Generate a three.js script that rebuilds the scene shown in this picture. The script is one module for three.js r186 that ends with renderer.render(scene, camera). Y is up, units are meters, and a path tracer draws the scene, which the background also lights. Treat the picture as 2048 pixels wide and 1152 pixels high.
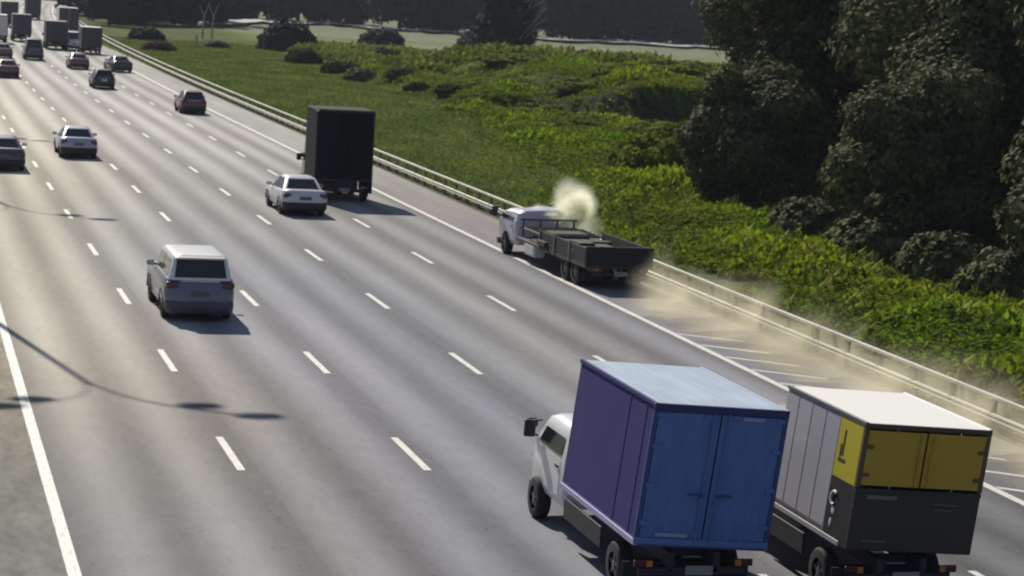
import * as THREE from 'three';
import { mergeGeometries, toCreasedNormals, mergeVertices } from 'three/addons/utils/BufferGeometryUtils.js';
import { RoundedBoxGeometry } from 'three/addons/geometries/RoundedBoxGeometry.js';
import { ImprovedNoise } from 'three/addons/math/ImprovedNoise.js';

// ------------------------------------------------------------------ camera, sky, sun, exposure
const scene = new THREE.Scene();
const camera = new THREE.PerspectiveCamera(14.62, 16 / 9, 0.5, 3000);
camera.position.set(0, 8.9, 0);
camera.quaternion.setFromRotationMatrix(new THREE.Matrix4().makeBasis(
  new THREE.Vector3(0.9633, 0.0588, 0.2618).normalize(), new THREE.Vector3(-0.0223, 0.9898, -0.1404).normalize(), new THREE.Vector3(-0.2674, 0.1294, 0.9549).normalize()));
camera.focus = 10; camera.userData.fStop = 8;                                // the whole view is a little out of focus
const renderer = new THREE.WebGLRenderer({ antialias: true });
renderer.toneMapping = THREE.LinearToneMapping;
renderer.toneMappingExposure = 1.2;
renderer.shadowMap.enabled = true;
const SUN_EL = 38 * Math.PI / 180, SX = -0.188, SZ = -0.982;             // towards the sun: ahead and a little to the left
const sunDir = new THREE.Vector3(SX * Math.cos(SUN_EL), Math.sin(SUN_EL), SZ * Math.cos(SUN_EL)).normalize();
{
  const w = 256, h = 128, d = new Float32Array(w * h * 4);
  for (let j = 0; j < h; j++) for (let i = 0; i < w; i++) {
    const el = ((j + 0.5) / h - 0.5) * Math.PI, az = ((i + 0.5) / w - 0.5) * 2 * Math.PI;
    const v = [Math.cos(el) * Math.cos(az), Math.sin(el), Math.cos(el) * Math.sin(az)];
    const c = Math.max(0, v[0] * sunDir.x + v[1] * sunDir.y + v[2] * sunDir.z);
    const t = Math.pow(Math.max(0, v[1]), 0.55), g = 0.10 * Math.pow(c, 6) + 0.22 * Math.pow(c, 40);
    const k = (j * w + i) * 4;
    d[k] = 0.20 * (1 - t) + 0.075 * t + g; d[k + 1] = 0.22 * (1 - t) + 0.125 * t + g * 0.95; d[k + 2] = 0.26 * (1 - t) + 0.24 * t + g * 0.85; d[k + 3] = 1;
  }
  const sky = new THREE.DataTexture(d, w, h, THREE.RGBAFormat, THREE.FloatType);
  sky.mapping = THREE.EquirectangularReflectionMapping; sky.magFilter = THREE.LinearFilter; sky.needsUpdate = true;
  scene.background = sky; scene.environment = sky;
}
const sun = new THREE.DirectionalLight(new THREE.Color().setRGB(1, 0.93, 0.82), 4.6);
sun.position.copy(sunDir).multiplyScalar(300).add(new THREE.Vector3(15, 0, -90));
sun.target.position.set(15, 0, -90);
sun.castShadow = true; sun.shadow.mapSize.set(4096, 4096); sun.shadow.radius = 1.2;
Object.assign(sun.shadow.camera, { left: -120, right: 120, top: 160, bottom: -160, near: 1, far: 900 });
scene.add(sun, sun.target);
scene.fog = new THREE.FogExp2(new THREE.Color().setRGB(0.80, 0.86, 1.0), 0.00014);

// ------------------------------------------------------------------ helpers
function rng(seed) { let a = seed >>> 0; return () => { a = (a + 0x6D2B79F5) >>> 0; let t = Math.imul(a ^ (a >>> 15), 1 | a); t = (t + Math.imul(t ^ (t >>> 7), 61 | t)) ^ t; return ((t ^ (t >>> 14)) >>> 0) / 4294967296; }; }
const noise = new ImprovedNoise();
const N3 = (x, y, z) => noise.noise(x, y, z);
const fbm = (x, y, z = 0) => N3(x, y, z) + 0.5 * N3(x * 2.1, y * 2.1, z + 7.3) + 0.25 * N3(x * 4.3, y * 4.3, z + 3.1);
const lerp = (a, b, t) => a + (b - a) * t;
const clamp = (x, a = 0, b = 1) => Math.min(b, Math.max(a, x));
const sstep = (a, b, x) => { const t = clamp((x - a) / (b - a)); return t * t * (3 - 2 * t); };
const col = (r, g, b) => new THREE.Color().setRGB(r, g, b);
function mat(r, g, b, rough = 0.8, metal = 0, extra = {}) { return new THREE.MeshPhysicalMaterial({ color: col(r, g, b), roughness: rough, metalness: metal, side: THREE.DoubleSide, ...extra }); }
const used = {};
function numbered(n) { const k = used[n] = (used[n] ?? -1) + 1; return k ? `${n}_${String(k).padStart(3, '0')}` : n; }
function thing(name, label, category, pos = [0, 0, 0], turn = 0, group) {
  const o = new THREE.Group(); o.name = numbered(name); o.position.set(...pos); o.rotation.y = turn;
  o.userData = { label, category }; if (group) o.userData.group = group; scene.add(o); return o;
}
function part(name, geo, m, parent) {
  const g = Array.isArray(geo) ? mergeGeometries(geo.map(x => { const y = x.index ? x.toNonIndexed() : x; for (const k of Object.keys(y.attributes)) if (!['position', 'normal', 'uv'].includes(k)) y.deleteAttribute(k); return y; })) : geo;
  const o = new THREE.Mesh(g, m); o.name = name; o.castShadow = o.receiveShadow = true; parent.add(o); return o;
}
function struct(o) { o.userData.kind = 'structure'; if (!o.parent) scene.add(o); return o; }
const M4 = new THREE.Matrix4();
const box = (w, h, d, x = 0, y = 0, z = 0, r = 0) => { const g = r ? new RoundedBoxGeometry(w, h, d, 2, r) : new THREE.BoxGeometry(w, h, d); return g.translate(x, y, z); };
const cylX = (r, w, x, y, z, n = 20) => new THREE.CylinderGeometry(r, r, w, n).rotateZ(Math.PI / 2).translate(x, y, z);
function bar(a, b, r, n = 6, r2 = r) {
  const A = new THREE.Vector3(...a), B = new THREE.Vector3(...b), L = A.distanceTo(B);
  const g = new THREE.CylinderGeometry(r2, r, L, n); g.translate(0, L / 2, 0);
  g.applyQuaternion(new THREE.Quaternion().setFromUnitVectors(new THREE.Vector3(0, 1, 0), B.clone().sub(A).normalize())); return g.translate(...a);
}
function quad(a, b, c, d) { // a thin panel through four corners, anticlockwise from outside
  const P = [a, b, c, d].map(p => new THREE.Vector3(...p)), n = P[1].clone().sub(P[0]).cross(P[3].clone().sub(P[0])).normalize();
  const g = new THREE.BufferGeometry(), v = [], u = [];
  for (const [k, s, t] of [[0, 0, 0], [1, 1, 0], [2, 1, 1], [0, 0, 0], [2, 1, 1], [3, 0, 1]]) { v.push(P[k].x, P[k].y, P[k].z); u.push(s, t); }
  g.setAttribute('position', new THREE.Float32BufferAttribute(v, 3)); g.setAttribute('uv', new THREE.Float32BufferAttribute(u, 2));
  g.setAttribute('normal', new THREE.Float32BufferAttribute(Array(6).fill([n.x, n.y, n.z]).flat(), 3)); return g;
}
function loft(levels, bend, crease = 0.7, nc = 5) { // plan outlines [y, zFront, zRear, halfWidth, cornerRadius] stacked upward, closed below and above
  const rings = levels.map(([y, zf, zr, hw, r]) => {
    const p = []; for (const [sx, sz, a0] of [[1, 1, 0], [-1, 1, 1], [-1, -1, 2], [1, -1, 3]]) for (let k = 0; k <= nc; k++) {
      const a = (a0 + k / nc) * Math.PI / 2, cx = sx * (hw - r), cz = sz > 0 ? zr - r : zf + r;
      p.push([cx + r * Math.cos(a), y, cz + r * Math.sin(a)]);
    } return p;
  });
  const n = rings[0].length, v = rings.flat(), idx = [];
  for (let j = 0; j + 1 < rings.length; j++) for (let i = 0; i < n; i++) { const a = j * n + i, b = j * n + (i + 1) % n; idx.push(a, a + n, b, b, a + n, b + n); }
  for (const [j, flip] of [[0, 1], [rings.length - 1, 0]]) { const c = v.length; const ring = rings[j]; v.push([0, ring[0][1], ring.reduce((s, p) => s + p[2], 0) / n]); for (let i = 0; i < n; i++) { const a = j * n + i, b = j * n + (i + 1) % n; flip ? idx.push(c, a, b) : idx.push(c, b, a); } }
  const g = new THREE.BufferGeometry(); g.setAttribute('position', new THREE.Float32BufferAttribute(v.map(p => bend ? bend(...p) : p).flat(), 3)); g.setIndex(idx);
  const o = toCreasedNormals(g, crease); o.setAttribute('uv', new THREE.Float32BufferAttribute(new Float32Array(o.attributes.position.count * 2), 2)); return o;
}
const roll = (geos, a) => { const m = new THREE.Matrix4().makeShear(0, 0, a < -0.04 ? 0.05 : 0, 0, 0, 0).multiply(new THREE.Matrix4().makeRotationZ(a)); for (const g of [geos].flat()) g.applyMatrix4(m); return geos; };
const roadX = z => z < -150 ? 1e-4 * (z + 150) ** 2 : 0;                 // the far road bends gently to the right
function ribbon(x0, x1, z0, z1, y, step = 4, uvf) {                        // a strip of the road between two offsets
  const v = [], u = [], idx = [], n = Math.max(1, Math.ceil(Math.abs(z1 - z0) / step));
  for (let i = 0; i <= n; i++) { const z = lerp(z0, z1, i / n); for (const x of [x0, x1]) { v.push(x + roadX(z), y, z); u.push(...(uvf ? uvf(x, z) : [x, -z])); } }
  for (let i = 0; i < n; i++) { const a = 2 * i; idx.push(a, a + 1, a + 2, a + 1, a + 3, a + 2); }
  const g = new THREE.BufferGeometry(); g.setAttribute('position', new THREE.Float32BufferAttribute(v, 3)); g.setAttribute('uv', new THREE.Float32BufferAttribute(u, 2)); g.setIndex(idx); g.computeVertexNormals(); return g;
}
function tex(w, h, fn, srgb = false, rep) {
  const d = new Uint8Array(w * h * 4);
  for (let j = 0; j < h; j++) for (let i = 0; i < w; i++) { const c = fn(i / w, j / h, i, j), k = (j * w + i) * 4; for (let q = 0; q < 3; q++) d[k + q] = clamp(Math.round((typeof c === 'number' ? c : c[q]) * 255), 0, 255); d[k + 3] = 255; }
  const t = new THREE.DataTexture(d, w, h); t.wrapS = t.wrapT = THREE.RepeatWrapping; t.magFilter = THREE.LinearFilter; t.minFilter = THREE.LinearFilter;
  if (srgb) t.colorSpace = THREE.SRGBColorSpace; if (rep) t.repeat.set(...rep); t.needsUpdate = true; return t;
}
const toS = c => c <= 0.0031308 ? c * 12.92 : 1.055 * c ** (1 / 2.4) - 0.055;

// ------------------------------------------------------------------ road
const LANES = [2.75, 6.28, 9.79, 13.48, 17.17, 20.6];
const R0 = -6, R1 = 23.25;
function asphalt(z0, z1, w, h, seed) {
  const r = rng(seed), spots = [];
  for (let k = 0; k < 60; k++) spots.push([lerp(R0, R1, r()), lerp(z0, z1, r()), 0.15 + r() * 0.5, (r() - 0.6) * 0.25]);
  const patch = []; for (let k = 0; k < 9; k++) { const ln = Math.floor(r() * 5), a = lerp(z0, z1, r()); patch.push([LANES[ln] + 0.25 + r() * 1.2, LANES[ln + 1] - 0.25 - r() * 0.9, a, a - 2 - r() * 9, (r() - 0.55) * 0.13]); }
  return tex(w, h, (s, t) => {
    const x = lerp(R0, R1, s), z = lerp(z0, z1, t);
    let L = 1;
    for (let k = 0; k < 5; k++) { const c = (LANES[k] + LANES[k + 1]) / 2, hw = (LANES[k + 1] - LANES[k]) / 2; if (Math.abs(x - c) < hw) {
      const q = x - c + 0.12 * N3(z * 0.02, k, 2.2); L += (0.36 + 0.16 * N3(z * 0.03, k * 3, 1)) * Math.exp(-(((Math.abs(q) - 0.85) / 0.42) ** 2)) - (0.22 + 0.16 * N3(z * 0.025, k * 5, 6)) * Math.exp(-((q / 0.36) ** 2)) - 0.24 * sstep(hw - 0.6, hw - 0.1, Math.abs(q)); L *= 1 + 0.06 * Math.sin(k * 2.3 + 1); } }
    L *= 1 + 0.15 * fbm(x * 0.55, z * 0.03, 5) + 0.05 * fbm(x * 1.6, z * 0.25, 9) + 0.05 * N3(x * 5, z * 1.2, 1) + 0.05 * (Math.abs(Math.sin(i32(x, z))) - 0.5);
    for (const [sx, sz, sr, sa] of spots) { const dx = (x - sx) / sr, dz = (z - sz) / (sr * 5); const e = dx * dx + dz * dz; if (e < 4) L += sa * Math.exp(-e * 1.5) * 0.5; }
    for (const [xa, xb, za, zb, pa] of patch) { const wx = x + 0.04 * N3(z * 1.5, 3, 3), wz = z + 0.05 * N3(x * 3, 5, 1); if (wx > xa - 0.05 && wx < xb + 0.05 && wz < za + 0.06 && wz > zb - 0.06) { const edge = wx < xa || wx > xb || wz > za || wz < zb; L += edge ? -0.16 : pa; } }
    for (let k = 1; k < 5; k++) { const e = Math.abs(x - LANES[k] - 0.28 - 0.04 * N3(z * 0.2, k, 9)); if (e < 0.035) L -= 0.13 * clamp(0.5 + N3(z * 0.15, k * 7, 2)); }
    if (z > -75) { const nr = sstep(-75, -40, z), a = N3(x * 9, z * 4.5, 2), c2 = N3(x * 3.2, z * 1.3, 12); L += nr * (0.07 * a + 0.07 * c2 - 0.25 * sstep(0.42, 0.6, a)); }
    const green = 0.02 * N3(x * 0.2, z * 0.03, 3), sh = x > 20.75 ? 1 : 0, lf = x < 2.6 ? 1 : 0;
    if (sh) L *= 1.02 + 0.12 * fbm(x * 1.1, z * 0.12, 12); if (lf) L *= 0.86 + 0.25 * N3(x * 2.4, z * 0.7, 8) + 0.18 * N3(x * 7, z * 2.5, 4);
    const b = 0.182 * (1 + 0.72 * sstep(16, 3, x) * sstep(-36, -60, z) + 0.7 * sstep(-65, -140, z)) * (1 - 0.36 * sstep(12, 18, x) * sstep(-46, -36, z)) * L, warm = 0.08 * sstep(-45, -120, z) + 0.20 * sstep(14, 3, x) * sstep(-32, -50, z), cool = 0.10 * clamp(0.5 + 1.3 * fbm(x * 0.13, z * 0.022, 17)) * sstep(4, 9, x) * sstep(-95, -70, z), pink = sh * sstep(-102, -88, z) * sstep(-60, -70, z) * 0.09;  // far-lane glare painted into the colour; near right corner set darker
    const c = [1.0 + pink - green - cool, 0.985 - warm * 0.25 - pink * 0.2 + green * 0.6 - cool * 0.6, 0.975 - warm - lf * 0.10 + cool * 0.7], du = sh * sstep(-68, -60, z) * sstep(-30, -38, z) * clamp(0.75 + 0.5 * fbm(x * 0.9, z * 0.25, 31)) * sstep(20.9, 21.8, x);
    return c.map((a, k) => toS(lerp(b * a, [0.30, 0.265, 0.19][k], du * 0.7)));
  }, true);
}
function i32(x, z) { return Math.sin(Math.floor(x * 9) * 12.9898 + Math.floor(z * 5) * 78.233) * 43758.5453; }
const grain = tex(512, 512, (s, t, i, j) => { const a = Math.abs(Math.sin(i * 127.1 + j * 311.7) * 43758.5453) % 1; return 0.35 + 0.4 * a + 0.25 * N3(s * 40, t * 40, 0); }, false);
const road = new THREE.Group(); road.name = 'road'; struct(road);
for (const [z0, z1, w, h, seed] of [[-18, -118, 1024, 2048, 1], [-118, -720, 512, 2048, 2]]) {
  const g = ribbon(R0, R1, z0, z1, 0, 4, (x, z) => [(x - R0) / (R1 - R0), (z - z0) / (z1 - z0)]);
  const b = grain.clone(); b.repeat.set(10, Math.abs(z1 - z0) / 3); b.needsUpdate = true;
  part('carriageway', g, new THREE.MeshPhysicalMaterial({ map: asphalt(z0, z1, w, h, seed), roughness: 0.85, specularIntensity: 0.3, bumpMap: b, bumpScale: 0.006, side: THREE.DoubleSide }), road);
}
const paintTex = tex(128, 512, (s, t) => { const n = fbm(s * 9, t * 40, 3); const w = 0.86 - 0.25 * sstep(0.15, 0.75, n) - 0.06 * Math.abs(N3(s * 30, t * 160, 1)); return [w, w * 0.985, w * 0.95]; }, true);
const paint = new THREE.MeshPhysicalMaterial({ color: col(0.9, 0.9, 0.88), map: paintTex, roughness: 0.6, side: THREE.DoubleSide });
function strip(x, w, z0, z1, name) { return part(name, ribbon(x - w / 2, x + w / 2, z0, z1, 0.005, 6, (xx, z) => [(xx - x) / w + 0.5, z * 0.05]), paint, road); }
strip(2.75, 0.2, -18, -700, 'edge_line'); strip(20.62, 0.2, -18, -700, 'edge_line');
{
  const r = rng(5);
  LANES.slice(1, 5).forEach((x, k) => { for (let i = -2; i < 40; i++) { const zc = -41.4 - 10.42 * i + (r() - 0.5) * 0.25; strip(x + (r() - 0.5) * 0.03, 0.15, zc + 1.5, zc - 1.5, 'lane_dash'); } });
  for (let i = 0; i < 12; i++) { const z = -57 + i * 1.86; part('hatch_stripe', quad([20.75, 0.006, z], [22.25, 0.006, z + 1.2], [22.25, 0.006, z + 0.98], [20.75, 0.006, z - 0.2]), paint, road); }
}
const concrete = mat(0.34, 0.33, 0.30, 0.9, 0, { bumpMap: grain, bumpScale: 0.004 });
{ const kerb = new THREE.Mesh(ribbon(0.95, 1.15, -18, -700, 0.12, 6), concrete); kerb.name = 'median_kerb'; struct(kerb); part('kerb_face', mergeGeometries([(() => { const g = ribbon(1.15, 1.15, -18, -700, 0, 6), p = g.attributes.position; for (let i = 0; i < p.count; i += 2) p.setY(i, 0.12); g.computeVertexNormals(); return g; })()]), concrete, kerb); }

// ------------------------------------------------------------------ terrain
const bound = z => { const P = [[-20, 25], [-85, 25.2], [-97, 28.2], [-114, 32.5], [-168, 41], [-250, 44], [-330, 46], [-800, 60]]; for (let i = 0; i + 1 < P.length; i++) if (z <= P[i][0] && z >= P[i + 1][0]) return lerp(P[i][1], P[i + 1][1], (z - P[i][0]) / (P[i + 1][0] - P[i][0])); return 26; };
const bankUp = (x, z) => { const zz = -156 - 6 * Math.sin(x * 0.21) - 10 * sstep(50, 42, x); return (1.1 * sstep(41, 45, x) + 1.7 * sstep(47, 53, x)) * sstep(zz, zz - 2.4, z) * sstep(-226, -208, z); };
const groundY = (x, z) => { const e = x - roadX(z) - 23.2; if (e < 0) return -0.06; const cr = sstep(0, 5, x - bound(z)); return -0.06 + 0.1 * sstep(0, 1, e) + 0.12 * fbm(x * 0.08, z * 0.05, 1) * sstep(0.5, 5, e) + cr * (0.25 + 0.35 * fbm(x * 0.16, z * 0.1, 4)) + bankUp(x, z); };
const grassTex = tex(512, 512, (s, t) => { const p = (a, f) => N3(Math.cos(s * 6.2832) * f, Math.sin(s * 6.2832) * f + Math.cos(t * 6.2832) * f, Math.sin(t * 6.2832) * f + a); const k = 0.72 + 0.16 * p(1, 4) + 0.18 * p(2, 13) + 0.2 * p(3, 31); return [k, k, k * 0.92]; }, true);
grassTex.repeat.set(0.09, 0.09);
{
  const NX = 220, NZ = 420, v = [], u = [], c = [], idx = [];
  for (let j = 0; j <= NZ; j++) for (let i = 0; i <= NX; i++) {
    const z = -15 - 790 * Math.pow(j / NZ, 1.5), off = 22.9 + 330 * Math.pow(i / NX, 2.2), x = off + roadX(z);
    v.push(x, groundY(x, z), z); u.push(x, -z);
    const b = x - bound(z), n = fbm(x * 0.05, z * 0.03, 2), m = fbm(x * 0.3, z * 0.14, 6);
    let q = [0.066 + 0.02 * n + 0.018 * m, 0.082 + 0.022 * n + 0.018 * m, 0.021];                                    // mown verge: olive
    const cr = sstep(-1, 2.5, b + 2 * m); const cc = [0.060 + 0.03 * n, 0.10 + 0.04 * n, 0.014]; q = q.map((a, k) => lerp(a, cc[k], cr));
    if (z < -190) { const f = sstep(-190, -215, z) * sstep(2, 8, b); const fc = [0.125 + 0.05 * m, 0.15 + 0.05 * m, 0.025]; q = q.map((a, k) => lerp(a, fc[k], f)); const pb = sstep(-292, -306, z - 14 * sstep(90, 60, x)) * sstep(2, 10, b) * clamp(0.7 + 1.2 * N3(z * 0.045, x * 0.006, 3) + 0.4 * m); q = q.map((a, k) => lerp(a, [0.17, 0.18, 0.145][k], pb)); }
    { const u = bankUp(x, z), e = sstep(0.1, 0.5, u) * sstep(-185, -168, z) * sstep(41, 44, x) * (u < 2.6 ? 1 : 0); q = q.map((a, k) => lerp(a, [0.016, 0.02, 0.012][k], e)); } if (z > -105) { const e = sstep(27, 25.2, off) * sstep(-105, -80, z); q = q.map((a, k) => lerp(a, [0.085, 0.09, 0.045][k], e * 0.8)); } if (off < 24.4) { const e = sstep(24.4, 23.4, off); q = q.map((a, k) => lerp(a, [0.12, 0.11, 0.08][k], e * 0.7)); }  // bank face darkened in the vertex colour to stand for its shade
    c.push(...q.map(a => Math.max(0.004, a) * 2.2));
  }
  for (let j = 0; j < NZ; j++) for (let i = 0; i < NX; i++) { const a = j * (NX + 1) + i; idx.push(a, a + 1, a + NX + 1, a + 1, a + NX + 2, a + NX + 1); }
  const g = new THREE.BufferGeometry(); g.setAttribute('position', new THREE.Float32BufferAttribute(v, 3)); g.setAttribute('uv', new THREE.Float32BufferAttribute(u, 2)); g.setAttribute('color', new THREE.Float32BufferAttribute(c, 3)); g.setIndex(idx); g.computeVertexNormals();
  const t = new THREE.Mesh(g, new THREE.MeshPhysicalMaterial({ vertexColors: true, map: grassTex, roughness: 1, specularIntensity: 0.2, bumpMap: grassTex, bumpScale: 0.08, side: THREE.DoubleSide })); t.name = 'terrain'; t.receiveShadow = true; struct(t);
  const base = new THREE.Mesh(new THREE.PlaneGeometry(4000, 4000).rotateX(-Math.PI / 2).translate(0, -0.5, -400), mat(0.05, 0.065, 0.025, 1)); base.name = 'ground'; struct(base);
  const med = new THREE.Mesh(ribbon(-8, 0.95, -18, -700, 0.11, 8), mat(0.07, 0.085, 0.03, 1)); med.name = 'median_strip'; struct(med);
}
// pale concrete road far behind the field
{
  const pts = [[52, -395], [81, -462], [103, -434], [141, -428], [165, -430], [230, -440]];
  const cv = new THREE.CatmullRomCurve3(pts.map(p => new THREE.Vector3(p[0], 0, p[1]))), v = [], idx = [], u = [];
  for (let i = 0; i <= 60; i++) { const p = cv.getPoint(i / 60), w = 9 + 2 * Math.sin(i * 0.7); for (const s of [-1, 1]) { const z = p.z + s * w; v.push(p.x, groundY(p.x, z) + 0.55, z); u.push(i, s); } }
  for (let i = 0; i < 60; i++) { const a = 2 * i; idx.push(a, a + 1, a + 2, a + 1, a + 3, a + 2); }
  const g = new THREE.BufferGeometry(); g.setAttribute('position', new THREE.Float32BufferAttribute(v, 3)); g.setAttribute('uv', new THREE.Float32BufferAttribute(u, 2)); g.setIndex(idx); g.computeVertexNormals();
  const p = new THREE.Mesh(g, mat(0.38, 0.40, 0.36, 0.9)); p.name = 'path'; struct(p);
}

// ------------------------------------------------------------------ guard rail
{
  const g = thing('guard_rail', 'long pale steel double guard rail with short posts along the right shoulder', 'guard rail');
  const steel = mat(0.44, 0.435, 0.37, 0.65, 0.1), post = mat(0.16, 0.155, 0.14, 0.7, 0.2), XR = 23.6;
  const prof = (h0, prof2) => (z0, z1) => { const v = [], idx = [], n = prof2.length, st = 4; for (let i = 0; i <= st; i++) { const z = lerp(z0, z1, i / st); for (const [x, y] of prof2) v.push(XR + roadX(z) + x, h0 + y, z); } for (let i = 0; i < st; i++) for (let k = 0; k < n; k++) { const a = i * n + k, b = i * n + (k + 1) % n; idx.push(a, b, a + n, b, b + n, a + n); } const q = new THREE.BufferGeometry(); q.setAttribute('position', new THREE.Float32BufferAttribute(v, 3)); q.setIndex(idx); return toCreasedNormals(q, 0.6); };
  const wbeam = [[-0.03, -0.15], [-0.09, -0.11], [-0.09, -0.06], [-0.04, 0], [-0.09, 0.06], [-0.09, 0.11], [-0.03, 0.15], [-0.02, 0.15], [-0.02, -0.15]];
  const tube = [[-0.05, -0.04], [-0.05, 0.03], [-0.02, 0.045], [0.02, 0.045], [0.05, 0.03], [0.05, -0.04]];
  const lower = prof(0.28, wbeam.map(([x, y]) => [x, y * 0.6])), upper = prof(0.72, tube);
  for (let z = -22; z > -420; z -= 8) { part('rail_section', lower(z, z - 7.97), steel, g); part('rail_section', upper(z, z - 7.97), steel, g); }
  const pg = mergeGeometries([box(0.1, 0.8, 0.12, 0, 0.3, 0), box(0.07, 0.12, 0.16, -0.055, 0.31, 0)]);
  for (let z = -24.3; z > -420; z -= 2) { const p = part('post', pg, post, g); p.position.set(XR + 0.03 + roadX(z), 0, z); }
}

// ------------------------------------------------------------------ street lamps on the median (their shadows fall across the lanes)
{
  const steel = mat(0.30, 0.31, 0.32, 0.5, 0.5), lampGrey = mat(0.12, 0.12, 0.13, 0.5);
  const L = thing('street_lamp', 'tall double-armed street lamp on the median before the silver SUV, shadow across the lanes', 'street lamp', [0.9, 0, -66], 0, 'street lamps along the median');
  part('pole', [bar([0, 0.1, 0], [0, 13.9, 0], 0.13, 10, 0.08), box(0.5, 0.4, 0.5, 0, 0.2, 0)], steel, L);
  for (const [s, up] of [[1, 2.7], [-1, 2.0]]) {
    const cv = new THREE.CatmullRomCurve3([[0, 13.7, 0], [s * 0.45, 13.9 + up * 0.45, 0], [s * 1.2, 13.9 + up * 0.75, 0], [s * 2.3, 13.9 + up, 0]].map(p => new THREE.Vector3(...p)));
    part('arm', new THREE.TubeGeometry(cv, 16, s > 0 ? 0.045 : 0.024, 6), steel, L);
    part('lamp_head', [new THREE.SphereGeometry(1, 12, 8).scale(0.55, 0.13, 0.34).translate(s * 2.5, 13.9 + up + 0.02, 0)], lampGrey, L);
    part('lamp_head', [new THREE.SphereGeometry(1, 12, 8).scale(0.5, 0.13, 0.32).translate(s * 1.65, 13.9 + up * 0.66, 0.1), bar([s * 1.3, 13.9 + up * 0.78, 0], [s * 1.6, 13.9 + up * 0.68, 0.08], 0.04)], lampGrey, L);
  }
  const lab = ['tall double-armed street lamp on the median, shadow falling behind the white sedan on the left', 'tall double-armed street lamp on the median, third away from the camera'];
  lab.forEach((t, i) => { const c = L.clone(); c.name = numbered('street_lamp'); c.userData = { ...L.userData, label: t }; c.position.z = -66 - 36.4 * (i + 1); scene.add(c); });
}

// ------------------------------------------------------------------ vehicles
const PAINT = { };
function carPaint(r, g, b, metal = 0.15) { const k = [r, g, b, metal].join(); return PAINT[k] ??= mat(r, g, b, 0.38, metal, { clearcoat: 0.6, clearcoatRoughness: 0.12 }); }
const glass = mat(0.012, 0.014, 0.018, 0.12, 0, { clearcoat: 0.3 }), rubber = mat(0.018, 0.018, 0.02, 0.85), rim = mat(0.2, 0.2, 0.21, 0.35, 0.7), trim = mat(0.022, 0.022, 0.026, 0.6), redLight = mat(0.07, 0.008, 0.01, 0.25, 0, { clearcoat: 0.6 }), plate = mat(0.10, 0.10, 0.11, 0.5), chrome = mat(0.5, 0.5, 0.52, 0.2, 0.9);
const lampWhite = mat(0.6, 0.6, 0.58, 0.2);
const wheelG = {};
function wheel(parent, r, w, x, y, z, name = 'wheel') {
  const k = [r, w].join(); wheelG[k] ??= [new THREE.LatheGeometry([[r * 0.55, -w / 2], [r * 0.9, -w / 2], [r, -w * 0.36], [r, w * 0.36], [r * 0.9, w / 2], [r * 0.55, w / 2]].map(p => new THREE.Vector2(...p)), 24).rotateZ(Math.PI / 2),
    (() => { const s = [cylX(r * 0.56, w * 0.5, 0, 0, 0, 20), cylX(r * 0.16, w * 0.9, 0, 0, 0, 10)]; for (let i = 0; i < 5; i++) s.push(box(w * 0.82, r * 0.5, r * 0.14, 0, r * 0.28, 0).rotateX(i * 1.2566)); return s; })()];
  const o = new THREE.Group(); o.name = name; o.position.set(x, y, z); parent.add(o);
  part('tyre', wheelG[k][0], rubber, o); part('rim', wheelG[k][1], rim, o); return o;
}
const KIND = {
  suv: { L: 4.65, W: 1.84, H: 1.72, belt: 1.12, f0: -1.0, f1: -0.45, r0: 2.26, r1: 2.04, top: 0.70, flat: 1, hood: 0.1, wr: 0.36 },
  sedan: { L: 4.6, W: 1.78, H: 1.44, belt: 0.93, f0: -1.05, f1: -0.2, r0: 1.72, r1: 1.05, top: 0.58, hood: 0.17, wr: 0.32, deck: 0.06 },
  hatch: { L: 4.05, W: 1.70, H: 1.50, belt: 0.95, f0: -0.95, f1: -0.2, r0: 1.95, r1: 1.50, top: 0.57, hood: 0.16, wr: 0.30 },
  van: { L: 4.7, W: 1.80, H: 2.05, belt: 1.12, f0: -1.7, f1: -1.05, r0: 2.30, r1: 2.12, top: 0.66, hood: 0.2, wr: 0.32 },
};
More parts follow.
